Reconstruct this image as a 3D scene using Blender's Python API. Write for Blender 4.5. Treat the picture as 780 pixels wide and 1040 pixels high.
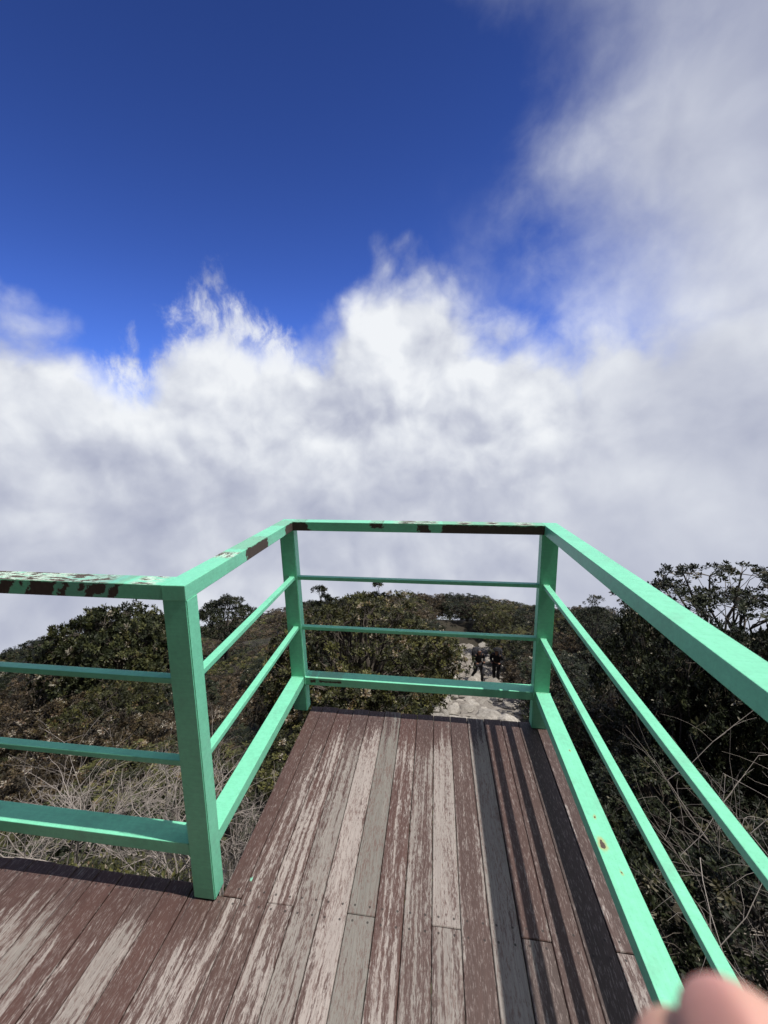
import bpy, bmesh, math, random
import numpy as np
from mathutils import Vector, Matrix

# ------------------------------------------------------------------ scene, camera, sky, sun
for o in list(bpy.data.objects):
    bpy.data.objects.remove(o)
scn = bpy.context.scene
COL = scn.collection
R = math.radians

EYE = Vector((0.0, 0.0, 1.494))
cam_d = bpy.data.cameras.new('camera')
cam = bpy.data.objects.new('camera', cam_d)
COL.objects.link(cam)
pitch, yaw, roll = -0.1666, -0.1297, -0.0103
fw = Vector((math.sin(yaw)*math.cos(pitch), math.cos(yaw)*math.cos(pitch), math.sin(pitch)))
rt = Vector((math.cos(yaw), -math.sin(yaw), 0.0))
up = rt.cross(fw)
rt2 = math.cos(roll)*rt + math.sin(roll)*up
up2 = -math.sin(roll)*rt + math.cos(roll)*up
cam.matrix_world = Matrix(((rt2.x, up2.x, -fw.x, EYE.x), (rt2.y, up2.y, -fw.y, EYE.y),
                           (rt2.z, up2.z, -fw.z, EYE.z), (0, 0, 0, 1)))
cam_d.sensor_fit = 'VERTICAL'
cam_d.sensor_height = 36.0
cam_d.lens = 36.0*406.68/1040.0
cam_d.clip_start = 0.005
cam_d.clip_end = 3000
cam_d.dof.use_dof = True
cam_d.dof.focus_distance = 2.6
cam_d.dof.aperture_fstop = 6.0
scn.camera = cam
scn.render.resolution_x, scn.render.resolution_y = 768, 1024
scn.view_settings.view_transform = 'Standard'
scn.view_settings.look = 'None'
scn.view_settings.exposure = 0.0
scn.view_settings.gamma = 1.0
scn.view_settings.use_curve_mapping = False

SUN = Vector((0.30, -0.018, 1.0)).normalized()
sun_d = bpy.data.lights.new('sun', 'SUN')
sun_d.energy = 5.0
sun_d.angle = R(0.5)
sun_d.color = (1.0, 0.955, 0.89)
sun = bpy.data.objects.new('sun', sun_d)
COL.objects.link(sun)
sun.rotation_euler = SUN.to_track_quat('Z', 'Y').to_euler()
sun.location = SUN*60


class NT:
    """small helper to write node trees as expressions"""
    def __init__(self, tree):
        self.t = tree; self.n = tree.nodes; self.l = tree.links
    def node(self, typ, **props):
        n = self.n.new(typ)
        for k, v in props.items():
            setattr(n, k, v)
        return n
    def put(self, sock, v):
        if isinstance(v, bpy.types.NodeSocket):
            self.l.new(v, sock)
        elif v is not None:
            sock.default_value = v
    def m(self, op, a, b=None, c=None, clamp=False):
        n = self.node('ShaderNodeMath', operation=op, use_clamp=clamp)
        self.put(n.inputs[0], a); self.put(n.inputs[1], b)
        if c is not None: self.put(n.inputs[2], c)
        return n.outputs[0]
    def add(self, a, b): return self.m('ADD', a, b)
    def sub(self, a, b): return self.m('SUBTRACT', a, b)
    def mul(self, a, b): return self.m('MULTIPLY', a, b)
    def mad(self, a, b, c): return self.m('MULTIPLY_ADD', a, b, c)
    def vm(self, op, a, b=None):
        n = self.node('ShaderNodeVectorMath', operation=op)
        self.put(n.inputs[0], a)
        if b is not None: self.put(n.inputs[1], b)
        return n.outputs[0]
    def sep(self, v):
        n = self.node('ShaderNodeSeparateXYZ'); self.put(n.inputs[0], v)
        return n.outputs
    def comb(self, x, y, z):
        n = self.node('ShaderNodeCombineXYZ')
        self.put(n.inputs[0], x); self.put(n.inputs[1], y); self.put(n.inputs[2], z)
        return n.outputs[0]
    def noise(self, v, scale, detail=4.0, rough=0.5, dist=0.0):
        n = self.node('ShaderNodeTexNoise', noise_dimensions='3D')
        self.put(n.inputs['Vector'], v)
        n.inputs['Scale'].default_value = scale
        n.inputs['Detail'].default_value = detail
        n.inputs['Roughness'].default_value = rough
        n.inputs['Distortion'].default_value = dist
        return n.outputs[0]
    def step(self, v, lo, hi, a=0.0, b=1.0):
        n = self.node('ShaderNodeMapRange', interpolation_type='SMOOTHSTEP')
        self.put(n.inputs[0], v); self.put(n.inputs[1], lo); self.put(n.inputs[2], hi)
        self.put(n.inputs[3], a); self.put(n.inputs[4], b)
        return n.outputs[0]
    def mix(self, f, a, b, mode='MIX'):
        n = self.node('ShaderNodeMix', data_type='RGBA', blend_type=mode)
        self.put(n.inputs[0], f)
        self.put(n.inputs[6], a if isinstance(a, bpy.types.NodeSocket) else (*a, 1.0) if len(a) == 3 else a)
        self.put(n.inputs[7], b if isinstance(b, bpy.types.NodeSocket) else (*b, 1.0) if len(b) == 3 else b)
        return n.outputs[2]
    def curve(self, v, x0, x1, y0, y1, pts):
        """piecewise curve through pts (x,y); returns value in y units"""
        f = self.node('ShaderNodeFloatCurve')
        t = self.m('DIVIDE', self.sub(v, x0), x1-x0, clamp=True)
        self.put(f.inputs[1], t)
        c = f.mapping.curves[0]
        P = [((x-x0)/(x1-x0), (y-y0)/(y1-y0)) for x, y in pts]
        c.points[0].location = P[0]; c.points[-1].location = P[-1]
        for p in P[1:-1]:
            c.points.new(*p)
        f.mapping.update()
        return self.mad(f.outputs[0], y1-y0, y0)
    def attr(self, name):
        n = self.node('ShaderNodeAttribute'); n.attribute_name = name
        return n.outputs['Fac']
    def ramp(self, f, stops, interp='LINEAR'):
        n = self.node('ShaderNodeValToRGB'); self.put(n.inputs[0], f)
        e = n.color_ramp.elements
        n.color_ramp.interpolation = interp
        while len(e) < len(stops): e.new(0.5)
        for i, (p, c) in enumerate(stops):
            e[i].position = p; e[i].color = (*c, 1.0)
        return n.outputs[0]


world = bpy.data.worlds.new('World')
scn.world = world
world.use_nodes = True
world.cycles.sampling_method = 'MANUAL'
world.cycles.sample_map_resolution = 256
W = NT(world.node_tree)
W.n.clear()
w_out = W.node('ShaderNodeOutputWorld')
w_bg = W.node('ShaderNodeBackground')
W.l.new(w_bg.outputs[0], w_out.inputs[0])
sky = W.node('ShaderNodeTexSky', sky_type='NISHITA')
sky.sun_disc = False
sky.sun_elevation = math.asin(SUN.z)
sky.sun_rotation = math.atan2(SUN.x, SUN.y)
sky.altitude = 3200
sky.air_density = 1.0
sky.dust_density = 0.2
sky.ozone_density = 2.0
SKY_STRENGTH = 0.1
w_bg.inputs[1].default_value = SKY_STRENGTH
tc = W.node('ShaderNodeTexCoord')
D = W.vm('NORMALIZE', tc.outputs['Generated'])
dx, dy, dz = W.sep(D)
az = W.mul(W.m('ARCTAN2', dx, dy), 180/math.pi)
el = W.mul(W.m('ARCSINE', dz), 180/math.pi)
warp = W.node('ShaderNodeTexNoise', noise_dimensions='3D')
W.put(warp.inputs['Vector'], D); warp.inputs['Scale'].default_value = 5.0; warp.inputs['Detail'].default_value = 3.0
DW = W.vm('ADD', D, W.vm('MULTIPLY', W.vm('SUBTRACT', warp.outputs['Color'], (0.5, 0.5, 0.5)), (0.085, 0.085, 0.085)))
big = W.noise(DW, 4.5, 12.0, 0.56)
mid = W.noise(DW, 11.0, 10.0, 0.62)
def puffs(v, scale, detail, smooth):
    n = W.node('ShaderNodeTexVoronoi', feature='F1')
    W.put(n.inputs['Vector'], v); n.inputs['Scale'].default_value = scale
    n.inputs['Detail'].default_value = detail; n.inputs['Roughness'].default_value = 0.55
    return W.sub(0.75, n.outputs['Distance'])
# relief: the same puffs sampled a little towards the light
UPL = (0.022, 0.0, 0.040)
DU = W.vm('ADD', DW, UPL)
soft = W.noise(DW, 4.5, 5.0, 0.48)
puff = puffs(DW, 6.5, 2.0, 0.8)
relief = W.add(W.sub(soft, W.noise(W.vm('ADD', DW, (0.03, 0.0, 0.06)), 4.5, 5.0, 0.48)), W.mul(W.sub(puff, puffs(DU, 6.5, 2.0, 0.8)), 0.27))
mid2 = W.noise(DW, 12.0, 8.0, 0.55)
relief2 = W.sub(mid2, W.noise(W.vm('ADD', DW, (0.01, 0.0, 0.02)), 12.0, 8.0, 0.55))
# top of the cumulus bank by bearing
edge = W.curve(az, -180, 180, 0, 45, [(-180, 16), (-120, 8), (-75, 18), (-56, 16.5), (-49, 14.4), (-44, 11.0), (-40, 8.6), (-34, 13.5),
               (-29, 14.5), (-24, 13.8), (-19, 13.5), (-12, 18.5), (-4, 22.8), (0.5, 21.3), (6, 14.8), (12, 14.0), (19, 13.0), (40, 14), (90, 10), (180, 16)])
nz = W.add(W.add(W.mul(W.sub(big, 0.5), 11.0), W.mul(W.sub(mid, 0.5), 5.0)), W.mul(W.sub(puff, 0.33), 5.5))
d1 = W.step(W.add(W.add(W.sub(edge, el), 2.6), nz), -2.6, 5.2)
# the tall soft cloud on the right; unseen overhead spread added for neutral fill
side = W.curve(el, -10, 80, -180, 90, [(-10, 24), (5, 21), (13, 21), (18, 19.5), (23, 18), (28, 14.5), (31, 14.5), (34, 17), (38, 15.5), (42, 11), (50, -10), (62, -90), (80, -180)])
far_side = W.step(az, 95.0, 130.0, 1.0, 0.0)
nz2 = W.add(W.mul(W.sub(big, 0.5), 20.0), W.mul(W.sub(mid, 0.5), 5.0))
d2 = W.mul(W.step(W.add(W.sub(az, side), nz2), -9.0, 13.0, 0.0, 0.93), W.m('MAXIMUM', far_side, W.step(el, 48.0, 62.0)))
# thin wisps rising from the bank on the left and a thin veil by the right cloud
wtop = W.curve(az, -60, 0, 0, 30, [(-60, 8), (-44, 9), (-37, 13.5), (-33, 16), (-29.5, 22.5), (-27, 22), (-24, 17), (-20, 14), (0, 8)])
streak = W.noise(W.vm('MULTIPLY', DW, (1.0, 1.0, 0.6)), 16.0, 10.0, 0.64, 0.15)
wsoft = W.step(W.add(W.sub(wtop, el), W.add(W.mul(W.sub(big, 0.5), 16.0), W.mul(W.sub(streak, 0.5), 16.0))), -2.5, 5.0)
d3 = W.mul(wsoft, W.step(streak, 0.36, 0.62, 0.12, 0.85))
vz = W.mul(W.step(W.m('ABSOLUTE', W.sub(az, 9.0)), 2.0, 12.0, 1.0, 0.0), W.mul(W.step(el, 12.0, 18.0), W.step(el, 22.0, 32.0, 1.0, 0.0)))
d4 = W.mul(W.mul(W.step(big, 0.40, 0.75), vz), 0.22)
inv = W.mul(W.mul(W.sub(1.0, d1), W.sub(1.0, d2)), W.mul(W.sub(1.0, d3), W.sub(1.0, d4)))
dens = W.sub(1.0, inv)
# brightness of the cloud
base = W.curve(el, -90, 90, 0, 1, [(-90, .35), (-40, .40), (-22, .52), (-10, .55), (-4, .65), (3, .77), (9, .84), (16, .88), (24, .72), (42, .62), (55, 1.0), (90, 1.0)])  # unseen overhead part raised to lift the fill in the deck shadows
base = W.sub(base, W.mul(W.step(az, 10.0, 26.0), W.mul(0.24, W.step(el, -8.0, 4.0))))
calm = W.mul(W.step(az, 10.0, 24.0, 1.0, 0.42), W.step(el, -12.0, 3.0, 0.55, 1.0))
sh = W.add(W.add(base, W.mul(W.mul(relief, 1.1), calm)), W.mul(calm, W.add(W.mul(relief2, 0.45), W.mul(W.sub(soft, 0.5), 1.0))))
sh = W.m('MAXIMUM', W.m('MINIMUM', sh, 1.0), 0.0)
ccol = W.ramp(sh, [(0.0, (.27, .30, .42)), (0.3, (.42, .45, .59)), (0.55, (.56, .59, .71)), (0.8, (.74, .77, .86)), (1.0, (.88, .905, .97))])
# back to sky units
ccol = W.mix(1.0, ccol, (1/SKY_STRENGTH,)*3, 'MULTIPLY')
# unseen cloud out to the right, brightened as added fill for right-hand faces
fill_glow = W.mad(W.mul(W.step(az, 45.0, 75.0), W.step(az, 105.0, 122.0, 1.0, 0.0)), 1.5, 1.0)
ccol = W.mix(1.0, ccol, W.comb(fill_glow, fill_glow, W.mul(fill_glow, 0.97)), 'MULTIPLY')
# unseen cloud behind the eye, darkened to keep skylight off the rail fronts
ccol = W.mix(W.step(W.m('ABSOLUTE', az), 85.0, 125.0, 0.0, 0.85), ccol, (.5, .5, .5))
blue = W.mix(1.0, sky.outputs[0], (.36, .52, 1.10), 'MULTIPLY')
bk = W.curve(el, 0, 60, 0, 2, [(0, 1.6), (14, 1.5), (22, 1.28), (36, .95), (60, .6)])
blue = W.mix(1.0, blue, W.comb(bk, bk, bk), 'MULTIPLY')
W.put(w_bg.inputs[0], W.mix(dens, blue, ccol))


# ------------------------------------------------------------------ materials
def new_mat(name):
    m = bpy.data.materials.new(name)
    m.use_nodes = True
    t = NT(m.node_tree)
    p = m.node_tree.nodes['Principled BSDF']
    return m, t, p

def simple_mat(name, color, rough=0.6, spec=0.4, vary=0.15, scale=30.0):
    m, t, p = new_mat(name)
    c = t.node('ShaderNodeTexCoord')
    n = t.noise(c.outputs['Object'], scale, 5.0, 0.6)
    k = t.mad(n, 2*vary, 1-vary)
    t.put(p.inputs['Base Color'], t.mix(1.0, color, t.comb(k, k, k), 'MULTIPLY'))
    p.inputs['Roughness'].default_value = rough
    p.inputs['Specular IOR Level'].default_value = spec
    return m

RUST = (.050, .037, .028)
def paint_mat(name, axis='x', patches=(), top_patches=(), chips=0.0, fade=(), spots=()):
    """mint enamel on steel; patches = (from, to, low, high, slant) bare rusty places along the bar, in metres"""
    m, t, p = new_mat(name)
    c = t.node('ShaderNodeTexCoord')
    o = c.outputs['Object']
    x, y, z = t.sep(o)
    a = x if axis == 'x' else y
    col = (.172, .56, .355)
    mott = t.noise(o, 55.0, 6.0, 0.65)
    mott2 = t.noise(o, 9.0, 4.0, 0.6)
    k = t.add(t.mad(mott, 0.44, 0.78), t.mad(mott2, 0.24, -0.12))
    base = t.mix(1.0, col, t.comb(k, k, k), 'MULTIPLY')
    brush = t.noise(t.vm('MULTIPLY', o, (7.0, 190.0, 190.0) if axis == 'x' else (190.0, 7.0, 190.0)), 1.0, 4.0, 0.6)
    kb = t.mad(brush, 0.30, 0.85)
    base = t.mix(1.0, base, t.comb(kb, kb, kb), 'MULTIPLY')
    grime = t.mul(t.step(t.noise(o, 6.0, 6.0, 0.7), 0.48, 0.72), 0.35)
    base = t.mix(grime, base, (.13, .27, .19))
    scr = t.noise(t.vm('MULTIPLY', o, (1.0, 1.0, 1.0)), 210.0, 3.0, 0.6)
    base = t.mix(t.step(scr, 0.62, 0.72, 0.0, 0.7), base, (.07, .26, .17))
    faint = t.noise(o, 30.0, 5.0, 0.7)
    base = t.mix(t.step(faint, 0.58, 0.75, 0.0, 0.22), base, (.28, .60, .48))
    mask = t.step(t.noise(o, 75.0, 4.0, 0.55), 0.735-chips*0.12, 0.75-chips*0.12)
    jag = t.add(t.mul(t.sub(t.noise(o, 45.0, 3.0, 0.5), 0.5), 0.05), t.mul(t.sub(t.noise(o, 190.0, 5.0, 0.65), 0.5), 0.022))
    rim = 0.0
    for (f0, f1, z0, z1, sl) in patches:
        aa = t.add(t.add(a, jag), t.mul(z, sl))
        w = t.mul(t.step(aa, f0-.0015, f0+.0015), t.step(aa, f1-.0015, f1+.0015, 1.0, 0.0))
        zz = t.add(z, t.mul(jag, 0.4))
        w = t.mul(w, t.mul(t.step(zz, z0-.001, z0+.001), t.step(zz, z1-.001, z1+.001, 1.0, 0.0)))
        mask = t.m('MAXIMUM', mask, w)
        w2 = t.mul(t.step(aa, f0-.006, f0), t.step(aa, f1, f1+.006, 1.0, 0.0))
        rim = t.m('MAXIMUM', rim, t.mul(w2, t.step(zz, z0-.006, z0)))
    if patches:
        base = t.mix(t.mul(rim, 0.45), base, (.16, .24, .15))
    geo = t.node('ShaderNodeNewGeometry')
    nz_ = t.sep(geo.outputs['True Normal'])[2]
    ontop = t.step(nz_, 0.6, 0.8)
    for (f0, f1, thr) in top_patches:
        st = t.noise(t.vm('MULTIPLY', o, (14.0, 60.0, 10.0) if axis == 'x' else (60.0, 14.0, 10.0)), 1.0, 6.0, 0.65)
        w = t.mul(t.step(a, f0-.02, f0+.02), t.step(a, f1-.02, f1+.02, 1.0, 0.0))
        mask = t.m('MAXIMUM', mask, t.mul(t.mul(w, ontop), t.step(st, thr, thr+.015)))
        base = t.mix(t.mul(t.mul(w, ontop), t.step(st, thr-.09, thr-.05, 0.0, 0.75)), base, (.55, .62, .52))
    for (f0, f1) in fade:
        w = t.mul(t.step(a, f0-.01, f0+.01), t.step(a, f1-.01, f1+.01, 1.0, 0.0))
        base = t.mix(t.mul(w, 0.5), base, (.14, .33, .27))
    for (sx, sy, sr) in spots:
        q = t.m('SQRT', t.add(t.m('POWER', t.sub(x, sx), 2.0), t.m('POWER', t.mul(t.sub(y, sy), 0.55), 2.0)))
        q = t.add(q, t.mul(jag, 0.35))
        base = t.mix(t.step(q, sr*.8, sr*2.2, 0.8, 0.0), base, (.36, .34, .12))
        mask = t.m('MAXIMUM', mask, t.step(q, sr*.75, sr*.9, 1.0, 0.0))
    rn = t.noise(t.vm('MULTIPLY', o, (1.0, 1.0, 0.25)), 120.0, 5.0, 0.6)
    rust = t.mix(rn, tuple(v*0.5 for v in RUST), (.095, .064, .048))
    t.put(p.inputs['Base Color'], t.mix(mask, base, rust))
    t.put(p.inputs['Roughness'], t.add(t.mad(mask, 0.4, 0.28), t.mul(mott2, 0.2)))
    p.inputs['Specular IOR Level'].default_value = 0.45
    b = t.node('ShaderNodeBump'); b.inputs['Strength'].default_value = 0.35; b.inputs['Distance'].default_value = 0.002
    t.put(b.inputs['Height'], t.sub(t.mul(t.noise(o, 80.0, 5.0, 0.6), 0.35), mask))
    t.put(p.inputs['Normal'], b.outputs[0])
    return m

def deck_mat():
    m, t, p = new_mat('weathered_decking')
    c = t.node('ShaderNodeTexCoord')
    o = c.outputs['Object']
    x, y, z = t.sep(o)
    rnd = t.attr('rnd'); wear = t.attr('wear'); grey = t.attr('grey')
    zr = t.mul(rnd, 37.0)
    wob = t.mul(t.sub(t.noise(t.comb(t.mul(x, 4.0), t.mul(y, 3.0), zr), 1.0, 3.0), 0.5), 0.03)
    xx = t.add(x, wob)
    n1 = t.noise(t.comb(t.mul(xx, 120.0), t.mul(y, 17.0), zr), 1.0, 8.0, 0.72)
    n2 = t.noise(t.comb(t.mul(xx, 330.0), t.mul(y, 52.0), zr), 1.0, 5.0, 0.65)
    blotch = t.noise(t.comb(t.mul(x, 5.0), t.mul(y, 2.6), t.mul(rnd, 9.0)), 1.0, 4.0, 0.55)
    blot2 = t.noise(t.comb(t.mul(x, 22.0), t.mul(y, 6.0), t.mul(rnd, 19.0)), 1.0, 4.0, 0.6)
    longs = t.noise(t.comb(t.mul(xx, 62.0), t.mul(y, 1.3), t.add(zr, 11.0)), 1.0, 3.0, 0.55)
    # sheltered places where more of the brown paint is left: under the rails
    keep = t.step(y, 1.70, 1.98, 0.0, 0.26)
    leftdeck = t.step(x, -0.62, -0.70)
    keep = t.add(keep, t.mul(leftdeck, t.step(t.add(y, t.mul(t.sub(blot2, .5), .2)), 0.84, 0.99, 0.0, 0.20)))
    v = t.add(t.add(t.mul(n1, 0.5), t.mul(n2, 0.6)), t.add(t.mul(t.sub(blotch, 0.5), 0.30), t.add(t.mul(t.sub(longs, 0.5), 0.75), t.mul(t.sub(blot2, 0.5), 0.22))))
    thr = t.sub(t.mad(wear, 0.50, 0.30), keep)
    paint = t.step(t.sub(v, thr), -0.022, 0.022)
    grain = t.noise(t.comb(t.mul(xx, 240.0), t.mul(y, 4.0), zr), 1.0, 6.0, 0.62)
    fleck = t.noise(t.comb(t.mul(xx, 420.0), t.mul(y, 34.0), zr), 1.0, 4.0, 0.6)
    wood = t.mix(grey, (.310, .268, .245), (.168, .156, .138))
    kk = t.mul(t.mad(grain, 0.9, 0.52), t.mad(blotch, 0.35, 0.83))
    wood = t.mix(1.0, wood, t.comb(kk, kk, kk), 'MULTIPLY')
    wood = t.mix(t.step(fleck, 0.60, 0.68, 0.0, 0.55), wood, (.10, .07, .062))
    resid = t.noise(t.comb(t.mul(xx, 260.0), t.mul(y, 42.0), t.add(zr, 3.0)), 1.0, 7.0, 0.75)
    wood = t.mix(t.step(t.add(resid, t.mul(t.sub(blot2, .5), .3)), 0.50, 0.60, 0.0, 0.75), wood, (.115, .068, .058))
    pc = t.mix(t.attr('tone'), (.072, .038, .031), (.057, .040, .035))
    pk = t.mul(t.mad(grain, 0.7, 0.65), t.mad(blot2, 0.6, 0.7))
    pc = t.mix(1.0, pc, t.comb(pk, pk, pk), 'MULTIPLY')
    # half worn film: paint thinned to a pinkish stain
    thin = t.step(t.sub(v, thr), 0.0, 0.12, 0.6, 0.0)
    pc = t.mix(thin, pc, (.135, .095, .085))
    pale = t.noise(t.comb(t.mul(xx, 280.0), t.mul(y, 38.0), t.add(zr, 8.0)), 1.0, 6.0, 0.72)
    pc = t.mix(t.step(pale, 0.54, 0.62, 0.0, 0.7), pc, (.22, .18, .165))
    col = t.mix(paint, wood, pc)
    crack = t.noise(t.comb(t.mul(xx, 160.0), t.mul(y, 1.6), t.add(zr, 5.0)), 1.0, 3.0, 0.5)
    col = t.mix(t.step(crack, 0.70, 0.735, 0.0, 0.8), col, (.03, .024, .022))
    # drips of the rail's green paint
    vo = t.node('ShaderNodeTexVoronoi'); vo.feature = 'F1'
    t.put(vo.inputs['Vector'], t.vm('ADD', o, t.vm('MULTIPLY', t.comb(n1, n2, n1), (0.03, 0.03, 0.0))))
    vo.inputs['Scale'].default_value = 7.0
    sel = t.step(t.sep(vo.outputs['Color'])[0], 0.70, 0.72)
    dr = t.mul(sel, t.step(vo.outputs['Distance'], 0.034, 0.042, 1.0, 0.0))
    col = t.mix(t.mul(dr, 0.85), col, (.20, .50, .36))
    fx = t.m('ABSOLUTE', t.sub(t.m('ABSOLUTE', t.sub(t.m('FRACT', t.m('DIVIDE', t.sub(x, 0.003-9.06), 0.0906)), 0.5)), 0.27))
    sd = 9.0
    for yj in (1.952, 1.062, 1.018, 0.125):
        sd = t.m('MINIMUM', sd, t.m('SQRT', t.add(t.m('POWER', t.mul(fx, 0.0906), 2.0), t.m('POWER', t.sub(y, yj), 2.0))))
    col = t.mix(t.step(sd, 0.0030, 0.0042, 0.85, 0.0), col, (.025, .02, .018))
    t.put(p.inputs['Base Color'], col)
    t.put(p.inputs['Roughness'], t.mad(paint, -0.2, 0.75))
    p.inputs['Specular IOR Level'].default_value = 0.3
    b = t.node('ShaderNodeBump'); b.inputs['Strength'].default_value = 0.5; b.inputs['Distance'].default_value = 0.0015
    t.put(b.inputs['Height'], t.add(t.mul(paint, 0.8), t.mul(grain, 0.8)))
    t.put(p.inputs['Normal'], b.outputs[0])
    return m

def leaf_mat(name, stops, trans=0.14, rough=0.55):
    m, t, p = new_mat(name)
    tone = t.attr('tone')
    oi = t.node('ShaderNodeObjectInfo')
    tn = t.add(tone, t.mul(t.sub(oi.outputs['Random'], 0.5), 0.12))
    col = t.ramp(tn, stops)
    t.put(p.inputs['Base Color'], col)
    p.inputs['Roughness'].default_value = rough
    p.inputs['Specular IOR Level'].default_value = 0.22
    tr = t.node('ShaderNodeBsdfTranslucent'); t.put(tr.inputs[0], col)
    mx = t.node('ShaderNodeMixShader'); mx.inputs[0].default_value = trans
    out = t.n['Material Output']
    t.l.new(p.outputs[0], mx.inputs[1]); t.l.new(tr.outputs[0], mx.inputs[2]); t.l.new(mx.outputs[0], out.inputs[0])
    return m

def ground_mat():
    m, t, p = new_mat('slope_soil')
    c = t.node('ShaderNodeTexCoord'); o = c.outputs['Object']
    n = t.noise(o, 1.2, 8.0, 0.65); n2 = t.noise(o, 14.0, 6.0, 0.7)
    col = t.ramp(t.add(t.mul(n, .6), t.mul(n2, .4)), [(0.3, (.012, .010, .006)), (0.5, (.026, .021, .012)), (0.62, (.042, .034, .019)), (0.75, (.08, .066, .042))])
    t.put(p.inputs['Base Color'], col); p.inputs['Roughness'].default_value = 0.9
    b = t.node('ShaderNodeBump'); b.inputs['Strength'].default_value = 0.8; b.inputs['Distance'].default_value = 0.05
    t.put(b.inputs['Height'], n2); t.put(p.inputs['Normal'], b.outputs[0])
    return m

def stone_mat(name, lo, hi):
    m, t, p = new_mat(name)
    c = t.node('ShaderNodeTexCoord'); o = c.outputs['Object']
    oi = t.node('ShaderNodeObjectInfo')
    ov = t.vm('ADD', o, t.comb(t.mul(oi.outputs['Random'], 9.0), 0.0, 0.0))
    n = t.noise(ov, 5.0, 8.0, 0.65); n2 = t.noise(ov, 24.0, 6.0, 0.7)
    col = t.ramp(t.add(t.mul(n, .55), t.mul(n2, .45)), [(0.3, tuple(v*.45 for v in lo)), (0.43, lo), (0.6, hi), (0.75, tuple(v*1.15 for v in hi))])
    k = t.mad(oi.outputs['Random'], 0.5, 0.72)
    col = t.mix(1.0, col, t.comb(k, k, k), 'MULTIPLY')
    t.put(p.inputs['Base Color'], col); p.inputs['Roughness'].default_value = 0.85
    b = t.node('ShaderNodeBump'); b.inputs['Strength'].default_value = 0.7; b.inputs['Distance'].default_value = 0.02
    t.put(b.inputs['Height'], n2); t.put(p.inputs['Normal'], b.outputs[0])
    return m

M = {}
M['deck'] = deck_mat()
M['beam'] = simple_mat('dark_timber', (.05, .035, .03), 0.8, 0.2, 0.3, 20)
M['soil'] = ground_mat()
M['stone'] = stone_mat('pale_granite', (.22, .20, .172), (.37, .342, .305))
M['trail'] = stone_mat('trail_gravel', (.14, .12, .10), (.29, .262, .225))
M['bark'] = simple_mat('grey_bark', (.10, .085, .07), 0.85, 0.2, 0.35, 14)
M['dead'] = simple_mat('dead_twig_bark', (.27, .235, .21), 0.8, 0.25, 0.35, 9)
M['deadpale'] = simple_mat('bleached_twig_bark', (.30, .265, .235), 0.8, 0.25, 0.3, 9)
LEAF_OLIVE = [(0.0, (.012, .014, .006)), (0.35, (.034, .036, .013)), (0.6, (.080, .080, .024)), (0.8, (.150, .142, .044)), (0.93, (.105, .062, .030)), (1.0, (.36, .33, .26))]
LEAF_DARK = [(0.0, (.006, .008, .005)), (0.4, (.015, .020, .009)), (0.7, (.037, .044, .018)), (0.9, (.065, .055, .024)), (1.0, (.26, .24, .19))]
LEAF_RUST = [(0.0, (.014, .011, .006)), (0.35, (.034, .026, .014)), (0.6, (.070, .049, .026)), (0.8, (.092, .076, .032)), (0.93, (.085, .048, .030)), (1.0, (.34, .31, .25))]
M['leaf_olive'] = leaf_mat('olive_leaves', LEAF_OLIVE)
LEAF_MID = [(0.0, (.009, .012, .006)), (0.35, (.024, .030, .012)), (0.6, (.056, .062, .022)), (0.8, (.105, .105, .036)), (0.93, (.08, .055, .028)), (1.0, (.26, .24, .19))]
M['leaf_mid'] = leaf_mat('mid_green_leaves', LEAF_MID)
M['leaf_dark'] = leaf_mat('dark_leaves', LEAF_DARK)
M['leaf_rust'] = leaf_mat('rusty_leaves', LEAF_RUST)


# ------------------------------------------------------------------ mesh helpers
def tag(o, label=None, cat=None, group=None, kind=None):
    if label: o['label'] = label
    if cat: o['category'] = cat
    if group: o['group'] = group
    if kind: o['kind'] = kind
    return o

def empty(name, loc=(0, 0, 0), label=None, cat=None, group=None):
    o = bpy.data.objects.new(name, None)
    o.empty_display_size = 0.1
    COL.objects.link(o); o.location = loc
    return tag(o, label, cat, group)

def link(name, me, mat=None, parent=None, smooth=False):
    if mat is not None and not me.materials:
        me.materials.append(mat)
    o = bpy.data.objects.new(name, me)
    COL.objects.link(o)
    if parent: o.parent = parent
    if smooth:
        me.polygons.foreach_set('use_smooth', [True]*len(me.polygons))
    return o

def mesh_np(name, V, F, tone=None, sizes=None):
    """V (n,3) array, F list of faces or (m,k) array"""
    me = bpy.data.meshes.new(name)
    V = np.asarray(V, dtype=np.float32); F = np.asarray(F, dtype=np.int32)
    m, k = F.shape
    me.vertices.add(len(V)); me.vertices.foreach_set('co', V.ravel())
    me.loops.add(m*k); me.loops.foreach_set('vertex_index', F.ravel())
    me.polygons.add(m)
    me.polygons.foreach_set('loop_start', np.arange(0, m*k, k, dtype=np.int32))
    me.polygons.foreach_set('loop_total', np.full(m, k, dtype=np.int32))
    me.update(calc_edges=True)
    if tone is not None:
        a = me.attributes.new('tone', 'FLOAT', 'FACE')
        a.data.foreach_set('value', np.asarray(tone, dtype=np.float32))
    me.validate()
    return me

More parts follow.
